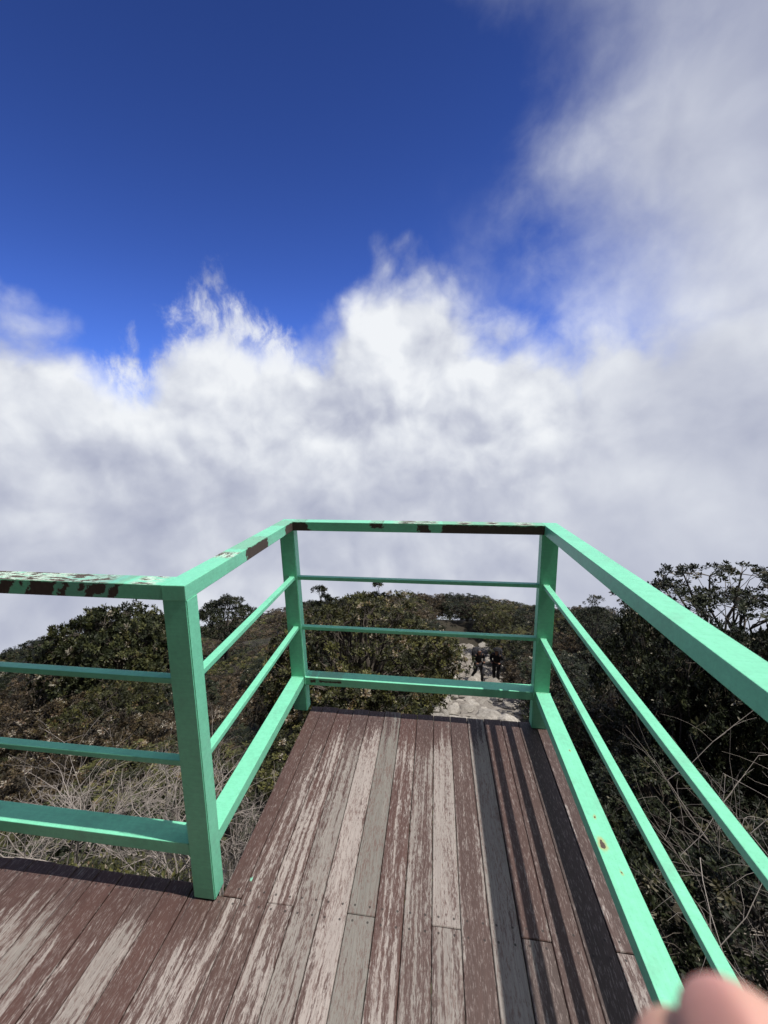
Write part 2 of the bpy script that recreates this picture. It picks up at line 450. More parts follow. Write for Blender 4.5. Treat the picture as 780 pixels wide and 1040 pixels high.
def bar_mesh(name, p0, p1, w, h, bevel=0.002, side=1):
    """box whose inner top edge runs p0->p1 (local origin at p0); w to the given side (horizontal), h down"""
    p0 = Vector(p0); p1 = Vector(p1)
    d = p1-p0
    n = Vector((d.y, -d.x, 0)).normalized()*side
    bm = bmesh.new()
    vs = []
    for q in (Vector((0, 0, 0)), d):
        for (a, b) in ((0, 0), (w, 0), (w, -h), (0, -h)):
            vs.append(bm.verts.new(q + n*a + Vector((0, 0, b))))
    bm.faces.new(vs[0:4]); bm.faces.new(vs[7:3:-1])
    for i in range(4):
        j = (i+1) % 4
        bm.faces.new((vs[i], vs[i+4], vs[j+4], vs[j]))
    bmesh.ops.recalc_face_normals(bm, faces=bm.faces)
    if bevel:
        bmesh.ops.bevel(bm, geom=bm.edges[:], offset=bevel, segments=2, affect='EDGES', profile=0.6)
    me = bpy.data.meshes.new(name); bm.to_mesh(me); bm.free()
    return me

def box_bm(bm, x0, x1, y0, y1, z0, z1):
    vs = [bm.verts.new((x, y, z)) for z in (z0, z1) for (x, y) in ((x0, y0), (x1, y0), (x1, y1), (x0, y1))]
    fs = [bm.faces.new(vs[3::-1]), bm.faces.new(vs[4:8])]
    for i in range(4):
        j = (i+1) % 4
        fs.append(bm.faces.new((vs[i], vs[j], vs[j+4], vs[i+4])))
    return vs, fs

class Tubes:
    def __init__(self): self.V = []; self.F = []; self.n = 0
    def add(self, pts, radii, sides=4):
        pts = np.asarray(pts, float); k = len(pts)
        t = np.gradient(pts, axis=0)
        t /= np.linalg.norm(t, axis=1)[:, None]+1e-9
        ref = np.array([0.31, 0.17, 0.93]) if abs(t[:, 2]).mean() < 0.85 else np.array([1.0, 0.2, 0.1])
        a = np.cross(t, ref); a /= np.linalg.norm(a, axis=1)[:, None]+1e-9
        b = np.cross(t, a)
        ang = np.arange(sides)*2*np.pi/sides
        ring = (pts[:, None, :] + np.asarray(radii)[:, None, None]*(np.cos(ang)[None, :, None]*a[:, None, :] + np.sin(ang)[None, :, None]*b[:, None, :]))
        self.V.append(ring.reshape(-1, 3))
        i = np.arange(k-1)[:, None]*sides; j = np.arange(sides)[None, :]; jn = (j+1) % sides
        f = np.stack([i+j, i+jn, i+sides+jn, i+sides+j], axis=-1).reshape(-1, 4)+self.n
        self.F.append(f); self.n += k*sides
    def mesh(self, name):
        return mesh_np(name, np.concatenate(self.V), np.concatenate(self.F))

def wobble(p0, p1, n, amp, rng, sag=0.0):
    p0 = np.asarray(p0, float); p1 = np.asarray(p1, float)
    s = np.linspace(0, 1, n)[:, None]
    L = np.linalg.norm(p1-p0)
    w = rng.normal(0, amp*L, (n, 3))*np.sin(np.pi*s)
    w[:, 2] += sag*L*np.sin(np.pi*s[:, 0])
    return p0+(p1-p0)*s+w


# ------------------------------------------------------------------ terrain
def lerp_table(r, t):
    return np.interp(r, [a for a, b in t], [b for a, b in t])
T_FRONT = [(0, -1.3), (2, -1.7), (4, -3.3), (6, -4.3), (9, -5.3), (13, -6.4), (18, -7.8), (24, -9.8), (32, -13.4), (40, -16.4), (48, -22), (70, -46), (110, -92), (200, -230), (400, -600)]
T_LEFT = [(0, -.30), (1.4, -.16), (2.0, -.35), (2.8, -.95), (4, -2.1), (6, -3.6), (9, -5.0), (13, -6.2), (18, -7.7), (24, -9.8), (32, -13.4), (40, -16.4), (48, -22), (70, -46), (110, -92), (200, -230), (400, -600)]
T_RIGHT = [(0, -.9), (1.6, -1.0), (2.2, -1.2), (3, -2.0), (4, -2.9), (6, -4.0), (9, -5.2), (13, -6.3), (18, -7.7), (24, -9.8), (32, -13.4), (40, -16.4), (48, -22), (70, -46), (110, -92), (200, -230), (400, -600)]
T_BACK = [(0, -.35), (2, -.3), (3, .6), (5, 4.0), (8, 9.5), (13, 18), (25, 36), (40, 55), (70, 70), (110, 60), (200, 20), (400, -100)]  # unseen slope behind the eye, made steep to block skylight
# the trail: x, y, z
def polar(azd, r): return (r*math.sin(R(azd)), r*math.cos(R(azd)))
TRAIL = [(*polar(9.0, 4.5), -3.3), (*polar(8.6, 6.5), -3.9), (*polar(8.0, 8.2), -4.75), (*polar(7.8, 10), -6.0), (*polar(7.6, 14), -8.05),
         (*polar(7.0, 18.7), -10.1), (*polar(5.2, 22.5), -11.0), (*polar(4.0, 25.5), -11.75)]
TR = np.array(TRAIL)
def trail_near(x, y):
    """distance to the trail and its height there"""
    best = np.full(np.shape(x), 1e9); zz = np.zeros(np.shape(x))
    for a, b in zip(TR[:-1], TR[1:]):
        d = b[:2]-a[:2]; L2 = d@d
        t = np.clip(((x-a[0])*d[0]+(y-a[1])*d[1])/L2, 0, 1)
        q = np.hypot(x-(a[0]+t*d[0]), y-(a[1]+t*d[1]))
        m = q < best
        best = np.where(m, q, best); zz = np.where(m, a[2]+t*(b[2]-a[2]), zz)
    return best, zz
def sstep(v, a, b):
    t = np.clip((v-a)/(b-a), 0, 1); return t*t*(3-2*t)
def ground(x, y):
    x = np.asarray(x, float); y = np.asarray(y, float)
    r = np.hypot(x, y); a = np.degrees(np.arctan2(x, y))
    zf = lerp_table(r, T_FRONT); zl = lerp_table(r, T_LEFT); zr = lerp_table(r, T_RIGHT); zb = lerp_table(r, T_BACK)
    wl = sstep(-a, 22, 36); wr = sstep(a, 16, 28)
    z = zf*(1-wl-wr)+zl*wl+zr*wr
    wb = sstep(np.abs(a), 85, 130)
    z = z*(1-wb)+zb*wb
    z = z+0.12*np.sin(x*1.3+1)*np.cos(y*1.1)*sstep(r, 3, 8)+0.5*np.sin(x*.31+.4)*np.sin(y*.27)*sstep(r, 12, 25)
    d, tz = trail_near(x, y)
    w = 1-sstep(d, 1.3, 4.2)
    return z*(1-w)+tz*w

rs = np.concatenate([[0.05], np.linspace(.3, 6, 24), np.linspace(6.4, 30, 60), np.geomspace(31, 400, 30)])
na = 260
angs = np.linspace(-np.pi, np.pi, na, endpoint=False)
RR, AA = np.meshgrid(rs, angs, indexing='ij')
GX, GY = RR*np.sin(AA), RR*np.cos(AA)
GZ = ground(GX, GY)
idx = np.arange(len(rs)*na).reshape(len(rs), na)
F = np.stack([idx[:-1], idx[1:], np.roll(idx[1:], -1, 1), np.roll(idx[:-1], -1, 1)], -1).reshape(-1, 4)
g_me = mesh_np('ground', np.stack([GX, GY, GZ], -1).reshape(-1, 3), F)
tag(link('ground', g_me, M['soil'], smooth=True), kind='structure')

# trail surface: a rough pale sheet just above the carved ground
rng = np.random.default_rng(5)
V = []; nS, nW = 120, 15
seg = np.concatenate([[0], np.cumsum(np.hypot(*np.diff(TR[:, :2], axis=0).T))])
for i in range(nS):
    s = seg[-1]*i/(nS-1)
    cx, cy = np.interp(s, seg, TR[:, 0]), np.interp(s, seg, TR[:, 1])
    ax, ay = np.interp(s+.2, seg, TR[:, 0])-np.interp(s-.2, seg, TR[:, 0]), np.interp(s+.2, seg, TR[:, 1])-np.interp(s-.2, seg, TR[:, 1])
    L = math.hypot(ax, ay); nx, ny = ay/L, -ax/L
    for j in range(nW):
        q = (j/(nW-1)-.5)*2*(1.1+.25*math.sin(s*1.7)+.12*math.sin(s*5.1))
        X, Y = cx+nx*q, cy+ny*q
        V.append((X, Y, float(ground(X, Y))+0.03-0.06*(abs(j/(nW-1)-.5)*2)**4+rng.normal(0, .03)))
idx = np.arange(nS*nW).reshape(nS, nW)
F = np.stack([idx[:-1, :-1], idx[1:, :-1], idx[1:, 1:], idx[:-1, 1:]], -1).reshape(-1, 4)
tag(link('path', mesh_np('path', V, F), M['trail']), kind='structure')


# ------------------------------------------------------------------ deck
H = 1.1
xL, xR = -0.713, 0.5264
yA, yB = 1.017, 1.9835
deck = empty('viewing_deck', (0, 0, 0), 'weathered plank viewing deck with chipped brown paint on the steep slope', 'deck')
bm = bmesh.new()
lay = {n: bm.faces.layers.float.new(n) for n in ('rnd', 'wear', 'grey', 'tone')}
rr = random.Random(11)
P = 0.0906
# wear, grey, tone of the boards: beyond the joint row / nearer than it
FAR = {-8: (.42, .1, .2), -7: (.34, .1, .3), -6: (.60, .1, .1), -5: (.50, .45, .5), -4: (.74, .1, .3), -3: (.98, 1.0, .6), -2: (.40, .3, .0), -1: (.56, .55, .4),
       0: (.72, .35, .3), 1: (.34, .4, .5), 2: (.86, .65, .9), 3: (.24, .4, .3), 4: (.20, .4, .5), 5: (.03, .5, 1.6), 6: (.40, .2, .6)}
NEAR = {-18: (.5, .3, .2), -17: (.6, .3, .3), -16: (.55, .3, .2), -15: (.62, .4, .2), -14: (.78, .6, .3), -13: (.55, .2, .0), -12: (.60, .1, .1), -11: (.72, .4, .4), -10: (.44, .1, .0), -9: (.68, .2, .2),
        -8: (.68, .1, .3), -7: (.60, .1, .2), -6: (.60, .2, .3), -5: (.74, .75, .4), -4: (.82, .1, .3), -3: (.98, .95, .4), -2: (.60, .1, .0), -1: (.58, .6, .5), 0: (.50, .5, .6), 1: (.38, .5, .5),
        2: (.62, .7, .9), 3: (.36, .8, .9), 4: (.30, .4, .5), 5: (.03, .5, 1.6), 6: (.44, .2, .5)}
JOINT = {-8, -6, -3, 0, 3, 6, -11, -14, -17}
def board(k, y0, y1, spec, x0=None, x1=None):
    spec = (spec[0]-(.12 if k < -8 else .09 if k < -2 else .06), spec[1], spec[2])
    g = 0.0013
    a = (0.003+P*k if x0 is None else x0)+g; b = (0.003+P*(k+1) if x1 is None else x1)-g
    dz = rr.uniform(-.0016, .0016)
    vs, fs = box_bm(bm, a, b, y0, y1, -.028, dz)
    for v in vs[4:]: v.co.z += rr.uniform(-.0007, .0007)
    r_ = rr.random()
    for f in fs:
        f[lay['rnd']] = r_; f[lay['wear']] = spec[0]; f[lay['grey']] = spec[1]; f[lay['tone']] = spec[2]
for k in range(-8, 7):
    e = 2.037+rr.uniform(-.003, .003)
    x0 = -.699 if k == -8 else None
    if k in JOINT:
        board(k, 1.0375, e, FAR[k], x0); board(k, -1.6, 1.0355, NEAR[k], None if k != -8 else -.7225)
    else:
        s = FAR[k]
        board(k, -1.6, e, s if k not in (-5, -4, -2, 4, -7) else tuple((p+q)/2 for p, q in zip(FAR[k], NEAR[k])), x0)
for k in range(-18, -8):
    board(k, -1.6, 1.064+rr.uniform(-.003, .003), NEAR[k])
bmesh.ops.bevel(bm, geom=[e for e in bm.edges], offset=0.0022, segments=1, affect='EDGES')
me = bpy.data.meshes.new('decking'); bm.to_mesh(me); bm.free()
link('decking', me, M['deck'], deck)
def beam(name, x0, x1, y0, y1, z0, z1):
    bm = bmesh.new(); box_bm(bm, x0, x1, y0, y1, z0, z1)
    bmesh.ops.bevel(bm, geom=bm.edges[:], offset=0.004, segments=1, affect='EDGES')
    me = bpy.data.meshes.new(name); bm.to_mesh(me); bm.free()
    return link(name, me, M['beam'], deck)
beam('joist', -.66, .60, 1.93, 1.98, -.16, -.032); beam('joist', -.66, .60, 1.03, 1.08, -.16, -.032)
beam('joist', -1.60, -.69, 1.00, 1.05, -.16, -.032); beam('joist', -1.60, .60, .1, .15, -.16, -.032); beam('joist', -1.60, .60, -.9, -.85, -.16, -.032)
for (X, Y) in ((-.60, 1.87), (.52, 1.87), (.52, .95), (-.60, .95), (.52, .0), (-1.5, .0)):
    beam('support_post', X-.05, X+.05, Y-.05, Y+.05, float(ground(X, Y))-.3, -.164)

# ------------------------------------------------------------------ railing (welded: one thing)
rail = empty('safety_railing', (0, 0, 0), 'mint green painted steel railing with chipped rusty top bars round the deck', 'railing')
w, tt, p_, pd = .073, .0474, .0758, .056
h0, lw, lt = .2114, .071, .0453
hm = (.7976, .5124); mw, mt, mi = .0285, .0185, .010
dB = -.034
RNS = 0
def put_bar(name, p0, p1, w_, h_, mat, side):
    me = bar_mesh(name, p0, p1, w_, h_, 0.0022, side)
    o = link(name, me, mat, rail); o.location = p0
    return o
plain = paint_mat('mint_enamel')
chipA = paint_mat('mint_enamel_chipped', chips=0.35)
# far top bar: local x measured from its left inner corner (xL+dB)
x0 = xL+dB
m_far = paint_mat('mint_enamel_far_top', 'x',
    patches=[(-.2, .070, -.06, -.003, .6), (.415, .475, -.026, -.003, .3), (.655, .71, -.06, -.006, .25), (.79, 1.4, -.06, -.005, -.35)],
    top_patches=[(.54, .76, .50), (.86, .92, .48), (1.0, 1.06, .50), (1.14, 1.22, .50)])
put_bar('top_rail', (x0, yB, H), (xR, yB, H), w, tt, m_far, -1)
# corner pieces carry the side bars through
m_lt = paint_mat('mint_enamel_left_side', 'y', patches=[(.407, .62, -.06, -.004, .2), (.86, 1.0, -.06, -.004, 0)], top_patches=[(.29, .36, .48)])
put_bar('top_rail', (xL, yA, H), (x0, yB+w, H), w, tt, m_lt, -1)
put_bar('top_rail', (xR, yB+w, H), (xR, -.9, H), w, tt, plain, -1)
m_lf = paint_mat('mint_enamel_left_front', 'x',
    patches=[(-.60, -.545, -.06, -.004, -.6), (-.530, -.485, -.06, -.004, -.7), (-.465, -.455, -.02, -.003, 0), (-.435, -.346, -.06, -.004, -.35), (-.320, -.298, -.06, -.004, -.5), (-.262, -.246, -.028, -.004, -.4),
             (-.238, -.215, -.06, -.010, -.3), (-.22, -.170, -.036, -.004, -.6), (-.15, -.128, -.06, -.004, -.6)],
    top_patches=[(-1.0, -.18, .50), (-.10, -.02, .54)], fade=[(-.346, -.145)])
put_bar('top_rail', (xL-w-.001, yA, H), (-2.6, yA, H), w, tt, m_lf, 1).location = (xL-w-.001, yA, H)
# posts
def put_post(X0, X1, Y0, Y1, lean=0.0, top=H-tt, mat=None):
    bm = bmesh.new(); vs, fs = box_bm(bm, 0, X1-X0, 0, Y1-Y0, 0.0, top-.0005)
    for v in vs[4:]: v.co.x += lean
    bmesh.ops.bevel(bm, geom=bm.edges[:], offset=0.003, segments=2, affect='EDGES')
    me = bpy.data.meshes.new('post'); bm.to_mesh(me); bm.free()
    o = link('post', me, mat or plain, rail); o.location = (X0, Y0, 0.0035)
    return o
put_post(xL-p_, xL+.001, yA, yA+pd)
put_post(xL-p_, xL+.003, yB+.002, yB+pd+.004, lean=dB*.93)
put_post(xR-.009, xR+.070, yB+.002, yB+pd+.004)
put_post(xR, xR+w, .505, .563, top=H-tt)
put_post(xR, xR+w, -.86, -.80)
put_post(-2.2, -2.2+p_, yA, yA+pd)
# mid bars and bottom bars
def spans(z, w_, h_, inset, name, mats):
    lean = dB*z/H
    put_bar(name, (xL+lean+.001, yB+inset, z), (xR-.007, yB+inset, z), w_, h_, mats[0], -1)                     # far
    put_bar(name, (xL-inset, yA+pd+.001, z), (xL-inset+lean, yB+.001, z), w_, h_, mats[1], -1)                     # left side
    put_bar(name, (xR+inset, yB+.001, z), (xR+inset, .564, z), w_, h_, mats[2], -1)                       # right side
    for (P0, ax, s_) in (((xL-inset+lean, yB+.001, z), 'y', -1), ((xR+inset, yB+.001, z), 'y', 1), ((xL-inset, yA+pd+.001, z), 'y', -1),
                         ((xL+lean+.003, yB+inset, z), 'x', 1), ((xR-.0085, yB+inset, z), 'x', 1), ((xL-p_-.001, yA+inset, z), 'x', 1)):
        T = Tubes(); a_ = []
        for i in range(25):
            q = i/24*4; k_ = int(q) % 4; f = q-int(q)
            c_ = [(0, 0), (w_, 0), (w_, -h_), (0, -h_)]
            u = c_[k_][0]+(c_[(k_+1) % 4][0]-c_[k_][0])*f; v = c_[k_][1]+(c_[(k_+1) % 4][1]-c_[k_][1])*f
            a_.append((u*s_, 0, v) if ax == 'y' else (0, u, v))
        T.add(a_, [.0022+.0011*rr.random() for _ in a_], 6)
        link('weld_bead', T.mesh('weld_bead'), chipA, rail, smooth=True).location = P0
    put_bar(name, (xR+inset, .504, z), (xR+inset, -.80, z), w_, h_, mats[2], -1)
    put_bar(name, (xL-p_-.001, yA+inset, z), (-2.2+p_, yA+inset, z), w_, h_, mats[0], 1)                       # left front
m_low = paint_mat('mint_enamel_bottom_far', 'x', patches=[(.03, .06, -.03, -.012, 0), (.08, .21, -.024, -.013, 0)])
spans(hm[0], mw, mt, mi, 'mid_rail', (plain, plain, plain))
spans(hm[1], mw, mt, mi, 'mid_rail', (plain, plain, plain))
m_lr = paint_mat('mint_enamel_bottom_right', 'y', spots=[(.019, -.805, .0085), (.030, -.706, .0035), (.040, -.89, .003), (.045, -.40, .002)])
spans(h0, lw, lt, .003, 'bottom_rail', (m_low, plain, m_lr))

# ------------------------------------------------------------------ plants
def crown_leaves(tips, rng, per, size, spread, tone_fn, up=0.35):
    """tips: list of (pos, outward). returns V,F,tone of leaf blades"""
    n = len(tips)
    ax = np.array([t[1] for t in tips])*.8+rng.normal(0, .25, (n, 3)); ax[:, 2] += up+.25
    ax /= np.linalg.norm(ax, axis=1)[:, None]
    pos = np.repeat(np.array([t[0] for t in tips]), per, 0); out = np.repeat(ax, per, 0)
    tone = np.repeat(tone_fn(np.array([t[0] for t in tips]), rng), per)
    N = n*per
    d = rng.normal(0, 1, (N, 3)); d /= np.linalg.norm(d, axis=1)[:, None]
    k = (d*out).sum(1)[:, None]
    d = d-k*out+out*np.abs(k)*.75; d /= np.linalg.norm(d, axis=1)[:, None]
    base = pos+d*spread*rng.uniform(.1, 1.2, N)[:, None]+rng.normal(0, spread*.35, (N, 3))
    L = size*rng.uniform(.55, 1.2, N)[:, None]
    s = np.cross(d, out)+rng.normal(0, .22, (N, 3)); s -= (s*d).sum(1)[:, None]*d
    s /= np.linalg.norm(s, axis=1)[:, None]+1e-9
    wd = L*rng.uniform(.20, .30, N)[:, None]
    nrm = np.cross(d, s)
    V = np.stack([base, base+d*L*.5+s*wd+nrm*L*.05, base+d*L, base+d*L*.5-s*wd+nrm*L*.05], 1).reshape(-1, 3)
    F = np.arange(N*4).reshape(N, 4)
    tone = np.clip(tone+rng.normal(0, .07, N), 0, .97)
    tone = np.where(rng.random(N) < .006, .985, tone)
    return V, F, tone

def shrub_parts(seed, Ht, Rd, lobes, tips_per, per, size, shape='dome', zc=.55, zr=.42, lobe_r=(.30, .46), flat=.8, spread=.035, trunk_r=.05, pale=.02, rust=.08):
    rng = np.random.default_rng(seed)
    T = Tubes(); tips = []
    fork = np.array([rng.normal(0, .04), rng.normal(0, .04), Ht*(.16 if shape == 'dome' else .34)])
    T.add(wobble((0, 0, -.35), fork, 5, .03, rng), np.linspace(trunk_r*1.25, trunk_r, 5), 7)
    ga = math.pi*(3-math.sqrt(5))
    for i in range(lobes):
        f = (i+.5)/lobes
        if shape == 'dome':
            cz = 1-1.15*f; a = i*ga+rng.uniform(-.3, .3)
            q = math.sqrt(max(0, 1-cz*cz))
            c = np.array([math.cos(a)*q*Rd*.72, math.sin(a)*q*Rd*.72, Ht*zc+cz*Ht*zr*.78])*rng.uniform(.86, 1.1)
        else:
            a = i*ga+rng.uniform(-.4, .4); q = math.sqrt(f)
            c = np.array([math.cos(a)*q*Rd*.85, math.sin(a)*q*Rd*.85, Ht*(zc+zr*(1-q*q)*rng.uniform(.4, 1.1)-.09*q*rng.random())])
        lr = Rd*rng.uniform(*lobe_r)
        lb = wobble(fork, c, 6, .05, rng, .06)
        T.add(lb, np.linspace(trunk_r*.55, trunk_r*.16, 6), 5)
        for j in range(tips_per):
            u = rng.normal(0, 1, 3); u[2] = u[2]*.9+.45; u /= np.linalg.norm(u)
            o = c-np.array([0, 0, Ht*.42]); o /= np.linalg.norm(o)+1e-9
            if u@o < -.25: u = -u
            t = c+u*np.array([1, 1, flat])*lr*rng.uniform(.62, 1.08)
            if t[2] < .05*Ht: continue
            tips.append((t, u))
            if j % 2 == 0:
                st = lb[4] if rng.random() < .4 else c
                T.add(wobble(st, t, 4, .06, rng, .03), np.linspace(trunk_r*.12, trunk_r*.05, 4), 3)
    def tone_fn(Pp, r):
        t = r.beta(2.2, 2.6, len(Pp))*.80
        t += .10*np.sin(Pp[:, 0]*3.1+seed)*np.cos(Pp[:, 1]*2.7)
        k = r.random(len(Pp))
        t = np.where(k < rust, .92, t); t = np.where(k > 1-pale*.35, .985, t)
        return t
    V, F, tone = crown_leaves(tips, rng, per, size, spread, tone_fn)
    return T, V, F, tone

def add_plant(name, parts, leafmat, loc, rz, sc, label, cat, group=None):
    T, V, F, tone = parts
    root = empty(name, loc, label, cat, group)
    root.rotation_euler = (0, 0, rz); root.scale = sc
    link('trunk', T.mesh('trunk'), M['bark'], root, smooth=True)
    link('crown', mesh_np('crown', V, F, tone), M[leafmat], root)
    return root

def copy_thing(root):
    r = root.copy(); COL.objects.link(r)
    for ch in list(root.children):
        c = ch.copy(); COL.objects.link(c); c.parent = r
    return r

# sight-line envelope of the wind-clipped canopy: how far below eye level per metre the crowns stay, by bearing
ENV_A = [-75, -53, -49, -46, -43.5, -40.5, -38, -33, -30, -25, -20, -15, -9, 0, 4, 8, 12.5, 17.5, 20, 23, 27.5, 30.6, 35, 38, 60]
ENV_D = [.37, .372, .358, .343, .345, .37, .418, .44, .43, .42, .40, .385, .38, .375, .375, .378, .388, .38, .373, .366, .364, .37, .345, .34, .36]
ENV_R = [(2, 1.05), (3, .88), (4, .76), (6, .635), (9, .53), (13, .455), (18, .40), (24, .372), (30, .376), (36, .374), (41, .374), (48, .45)]
def canopy(azd, r):
    return 1.494 - r*np.interp(azd, ENV_A, ENV_D)/.372*lerp_table(r, ENV_R)

KINDS = [
    ('leaf_olive', dict(pale=.006, rust=.06), 'olive evergreen shrub with tight leaf rosettes'),
    ('leaf_dark', dict(pale=.004, rust=.05), 'very dark green shrub'),
    ('leaf_rust', dict(pale=.008, rust=.10), 'brownish shrub with rusty leaves'),
]
def S(seed, **k):
    a = dict(Ht=2.0, Rd=1.15, lobes=34, tips_per=19, per=30, size=.052, lobe_r=(.19, .30))
    a.update(k); return shrub_parts(seed, **a)
protos = {}
used = set()
def proto(kind, var):
    key = (kind, var)
    if key not in protos:
        mat, kw, _ = KINDS[kind]
        if var == 2:      # taller, looser
            kw = dict(kw, Ht=2.5, Rd=1.05, lobes=30, lobe_r=(.20, .32), flat=.9)
        protos[key] = S(100+kind*10+var, **kw)
    return key, protos[key]
first = {}
def place_shrub(kind, var, loc, rz, sc, label, cat, group):
    key, parts = proto(kind, var)
    if key not in first:
        first[key] = add_plant('shrub', parts, KINDS[kind][0], loc, rz, sc, label, cat, group)
        return first[key]
    r = copy_thing(first[key])
    r.location = loc; r.rotation_euler = (0, 0, rz); r.scale = sc
    tag(r, label, cat, group)
    return r

rs_ = random.Random(21)
EXTRA = [(29, 6.6), (32.5, 5.9), (36, 6.3), (39.5, 6.0), (43, 6.4), (34, 7.0), (38, 7.2), (30.5, 7.6)]
spots = []
NAT = {0: 2.0, 1: 2.0, 2: 2.0}
def free(x, y, s):
    return all((x-a)**2+(y-b)**2 > (0.5*(s+c))**2 for a, b, c in spots)
HERO = [  # bearing, distance: keep these clear for the single plants below
    (-10.8, 7.8, 2.3), (34, 8.2, .5), (-30.5, 16, .8), (-43, 12.5, 1.7)]
for a, r, s in HERO:
    spots.append((*polar(a, r), s*1.7))
def side_of(azd): return 'left' if azd < 5.5 else 'right'
tries = 0; count = 0
bands = [(2.6, 9, 1.25, 1000), (9, 16, 1.7, 900), (16, 25, 2.1, 900), (25, 34, 2.6, 600), (34, 43, 3.0, 500)]
for (ra, rb, sp, n_try) in bands:
    for _ in range(n_try*2):
        azd = rs_.uniform(-72, 60); r = math.sqrt(rs_.uniform(ra*ra, rb*rb))
        x, y = polar(azd, r)
        d, tz = trail_near(np.array(x), np.array(y))
        east = x > np.interp(y, TR[:, 1], TR[:, 0])
        if d < (1.2 if east else 1.55 if 15 < r < 28 else 1.2)+sp*(.22 if east else .30): continue
        if azd < -24 and r < 4.3: continue        # the dead thicket by the deck
        if azd > 14 and (r < 2.9 or azd < 22 and r < 3.9): continue
        if abs(x) < 1.4 and y < 2.9: continue
        s = sp*rs_.uniform(.85, 1.15)
        if not free(x, y, s): continue
        zg = float(ground(x, y)); zt = canopy(azd, r)-abs(rs_.gauss(0, .20))*(1+r*.04)
        if d < 5 and r < 22:      # shrubs drop down into the gully beside the trail
            zt = min(zt, zg+1.5+.25*float(d))
        h = zt-zg
        if h < .55: h = .55
        h = min(h, 3.0)
        var = 2 if h > 2.0 and rs_.random() < .5 else rs_.choice((0, 1))
        pk = rs_.random()
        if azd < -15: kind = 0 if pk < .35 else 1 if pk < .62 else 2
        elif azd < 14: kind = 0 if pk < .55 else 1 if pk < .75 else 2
        else: kind = 1 if r < 6.5 else 0 if pk < .30 else 1 if pk < .80 else 2  # near right shrubs all take the dark leaf colour, partly standing in for shade
        Hn = 2.5 if var == 2 else 2.0
        rw = s*.5*1.5/(1.05 if var == 2 else 1.15)
        place_shrub(kind, var, (x, y, zg-.05), rs_.uniform(0, 6.28), (rw, rw*rs_.uniform(.9, 1.1), h/(Hn*1.02)),
                    KINDS[kind][2] + (' on the slope left of the stony trail' if azd < 5.5 else ' on the slope right of the stony trail'),
                    'shrub', ('olive', 'dark', 'rusty')[kind]+' shrubs on the slope '+side_of(azd)+' of the trail')
        spots.append((x, y, s)); count += 1
for i, (azd, r) in enumerate(EXTRA):
    x, y = polar(azd, r); zg = float(ground(x, y)); h = 1.494-(.350+.02*(i % 3))*r-zg
    place_shrub(1, 2 if i % 3 else 0, (x, y, zg), i*1.1, (.75, .75, h/2.5 if i % 3 else h/2.0), KINDS[1][2]+' on the slope right of the stony trail', 'shrub', 'dark shrubs on the slope right of the trail')
print('shrubs', count)

# low undergrowth between the shrubs
rng = np.random.default_rng(91)
tips = []
for i in range(16000):
    azd = rng.uniform(-74, 60); r = math.sqrt(rng.uniform(2.8**2, 34**2)) if i % 2 else rng.uniform(2.8, 18)
    x, y = polar(azd, r)
    if azd < -24 and r < 3.6 or azd > 14 and r < 5.0 or abs(x) < 1.0 and y < 2.6: continue
    d, _ = trail_near(np.array(x), np.array(y))
    if d < (1.15 if x > np.interp(y, TR[:, 1], TR[:, 0]) else 1.5): continue
    tips.append((np.array([x, y, float(ground(x, y))+rng.uniform(.02, .35)]), np.array([0.0, 0.0, 1.0])))
V, F, tone = crown_leaves(tips, rng, 12, .085, .085, lambda P_, r_: r_.beta(2, 3, len(P_))*.75, .3)
tag(link('undergrowth', mesh_np('undergrowth', V, F, tone), M['leaf_mid']), 'low leafy undergrowth filling the gaps between the shrubs', 'undergrowth', kind='stuff')

# the big bush straight beyond the far rail
hx, hy = polar(-11.2, 7.8)
parts = shrub_parts(7, Ht=2.85, Rd=2.35, lobes=84, tips_per=25, per=30, size=.060, lobe_r=(.13, .21), pale=.012, rust=.10, trunk_r=.08, zc=.55, zr=.50)
add_plant('bush', parts, 'leaf_olive', (hx, hy, float(ground(hx, hy))-.1), .4, (1, 1, 1.0), 'big rounded olive bush right behind the far rail, left of the stony trail', 'bush')

hx, hy = polar(-43.0, 12.5)
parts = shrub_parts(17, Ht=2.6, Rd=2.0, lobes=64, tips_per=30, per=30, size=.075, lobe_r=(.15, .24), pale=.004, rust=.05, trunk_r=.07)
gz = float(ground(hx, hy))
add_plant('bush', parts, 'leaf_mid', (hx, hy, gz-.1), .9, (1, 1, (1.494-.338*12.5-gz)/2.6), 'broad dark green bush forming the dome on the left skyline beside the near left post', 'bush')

# open crowned tree at the right, sky showing through
hx, hy = polar(36.4, 8.0)
parts = shrub_parts(31, Ht=4.6, Rd=1.95, lobes=32, tips_per=20, per=26, size=.060, shape='tree', zc=.76, zr=.23, lobe_r=(.13, .21), flat=.42, spread=.034, trunk_r=.075, pale=.004, rust=.05)
gz = float(ground(hx, hy))
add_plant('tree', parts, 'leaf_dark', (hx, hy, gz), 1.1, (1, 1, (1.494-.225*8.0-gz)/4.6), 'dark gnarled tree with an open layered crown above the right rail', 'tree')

# dark umbrella shaped tree on the left skyline
hx, hy = polar(-30.6, 16.0)
gz = float(ground(hx, hy))
parts = shrub_parts(43, Ht=3.0, Rd=1.25, lobes=24, tips_per=34, per=22, size=.065, shape='tree', zc=.70, zr=.27, lobe_r=(.20, .30), flat=.6, trunk_r=.07, pale=.0, rust=.02)
add_plant('tree', parts, 'leaf_dark', (hx, hy, gz), .3, (1, 1, (1.494-.362*16.0-gz)/3.0), 'black looking umbrella crowned tree between the two left posts', 'tree')

